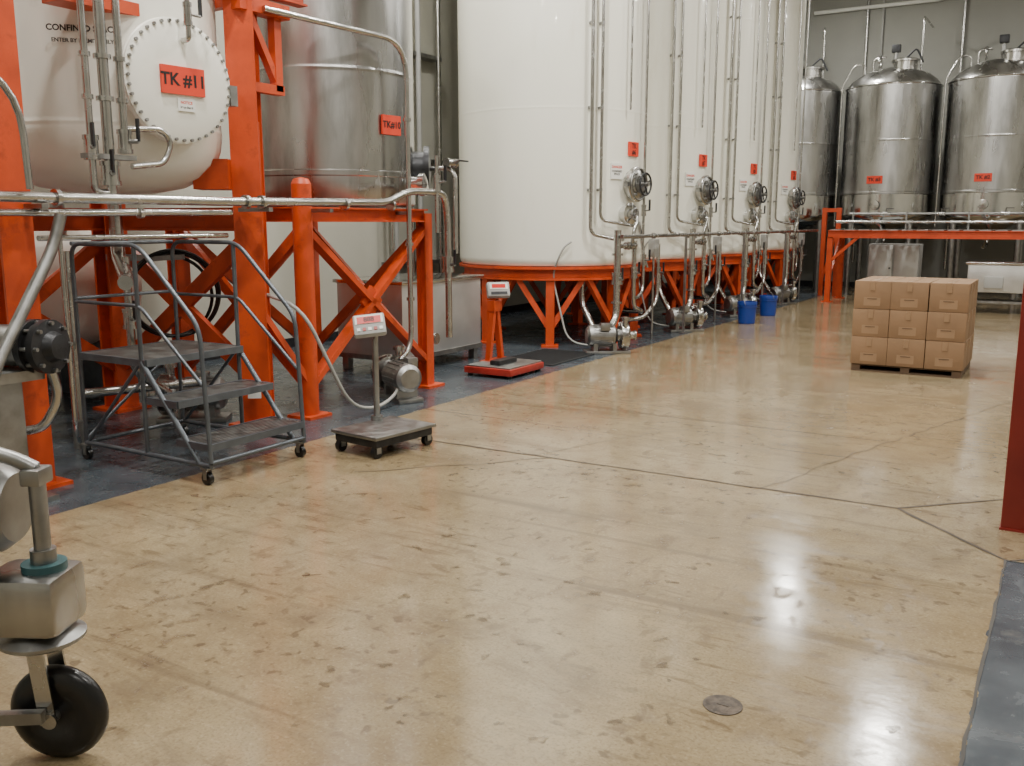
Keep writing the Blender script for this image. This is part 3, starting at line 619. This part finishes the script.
# ------------------------------------------------------------------ mobile cart (lower left)
def caster(b,x,y,rz,rw=.148):
    M=Matrix.Translation((x,y,0))@Matrix.Rotation(rz,4,'Z'); o=b.M; b.M=M
    b.lathe([(.0,-.022),(.05,-.024),(.06,-.03),(.10,-.034),(.125,-.03),(.14,-.02),(.148,-.008),(.148,.008),(.14,.02),(.125,.03),(.10,.034),(.06,.03),(.05,.024),(0,.022)],RUB,frame((0,0,rw),(0,1,0)),44)
    b.cyl((0,-.055,rw),(0,.055,rw),.016,STEEL)
    for s in (-1,1): b.box((-.02,s*.048,.25),(.05,.008,.24),PIPE,rot=(0,-.1,0)); b.cyl((0,s*.052,rw),(0,s*.064,rw),.024,PIPE)
    b.box((-.03,0,.372),(.11,.11,.012),PIPE); b.lathe([(.0,.378),(.11,.378),(.12,.385),(.12,.395),(.085,.41),(.06,.42),(0,.42)],STEEL,Matrix.Translation((-.03,0,0)),32)
    b.box((-.12,-.056,.155),(.26,.008,.035),PIPE,rot=(0,-.03,0)); b.M=o
b=B('mobile_filler_cart')
caster(b,-2.495,1.48,.5)
o=V((-2.475,1.49,0))
b.box(o+V((-.06,-.035,.51)),(.23,.20,.18),SST,rot=(0,0,.5),bev=.03)
b.cyl(o+V((-.03,-.01,.59)),o+V((-.03,-.01,.62)),.062,TEAL,n=24); b.cyl(o+V((-.03,-.01,.62)),o+V((-.03,-.01,.88)),.024,STEEL,n=20); b.cyl(o+V((-.03,-.01,.62)),o+V((-.03,-.01,.66)),.036,STEEL)
b.box(o+V((-.03,-.01,.88)),(.06,.08,.05),STEEL,rot=(0,0,.5),bev=.01)
d=V((-.8545,-.5195,0))
b.tube([o+V((-.03,-.01,.90)),o+d*.10+V((0,0,.94)),o+d*.5+V((0,0,1.03))],.022,STEEL,.1)
b.bar(o+V((-.06,-.03,.52)),o+d*1.0+V((0,0,.52)),.08,.10,SST)
b.bar(o+d*.05+V((.05,-.05,.17)),o+d*1.0+V((.05,-.05,.13)),.03,.035,STEEL)
b.lathe([(0,0),(.10,0),(.13,.03),(.13,.24),(.10,.28),(0,.28)],STEEL,frame(o+d*.40+V((0,.03,.78)),(.85,.52,0)),28)
b.box(o+d*.4+V((0,0,.62)),(.3,.26,.12),TEAL,rot=(0,0,.5),bev=.01)
q=o+d*1.0; caster(b,q.x,q.y,.5); b.box(q+V((0,0,.51)),(.22,.2,.18),SST,rot=(0,0,.5),bev=.03)
b.box(o+d*.78+V((0,0,.80)),(.5,.4,.44),SST,rot=(0,0,.54),bev=.04)
b.finish()
# ------------------------------------------------------------------ world / camera
w=bpy.data.worlds.new('world'); bpy.context.scene.world=w; w.use_nodes=True
w.node_tree.nodes['Background'].inputs[0].default_value=(.9,.87,.8,1); w.node_tree.nodes['Background'].inputs[1].default_value=.3
cd=bpy.data.cameras.new('camera'); cd.sensor_width=36; cd.lens=920/1024*36; cd.clip_start=.05
co=bpy.data.objects.new('camera',cd); bpy.context.scene.collection.objects.link(co)
co.location=(0,0,1.6); co.rotation_euler=(math.radians(90-9.93),0,math.radians(31.3)); bpy.context.scene.camera=co
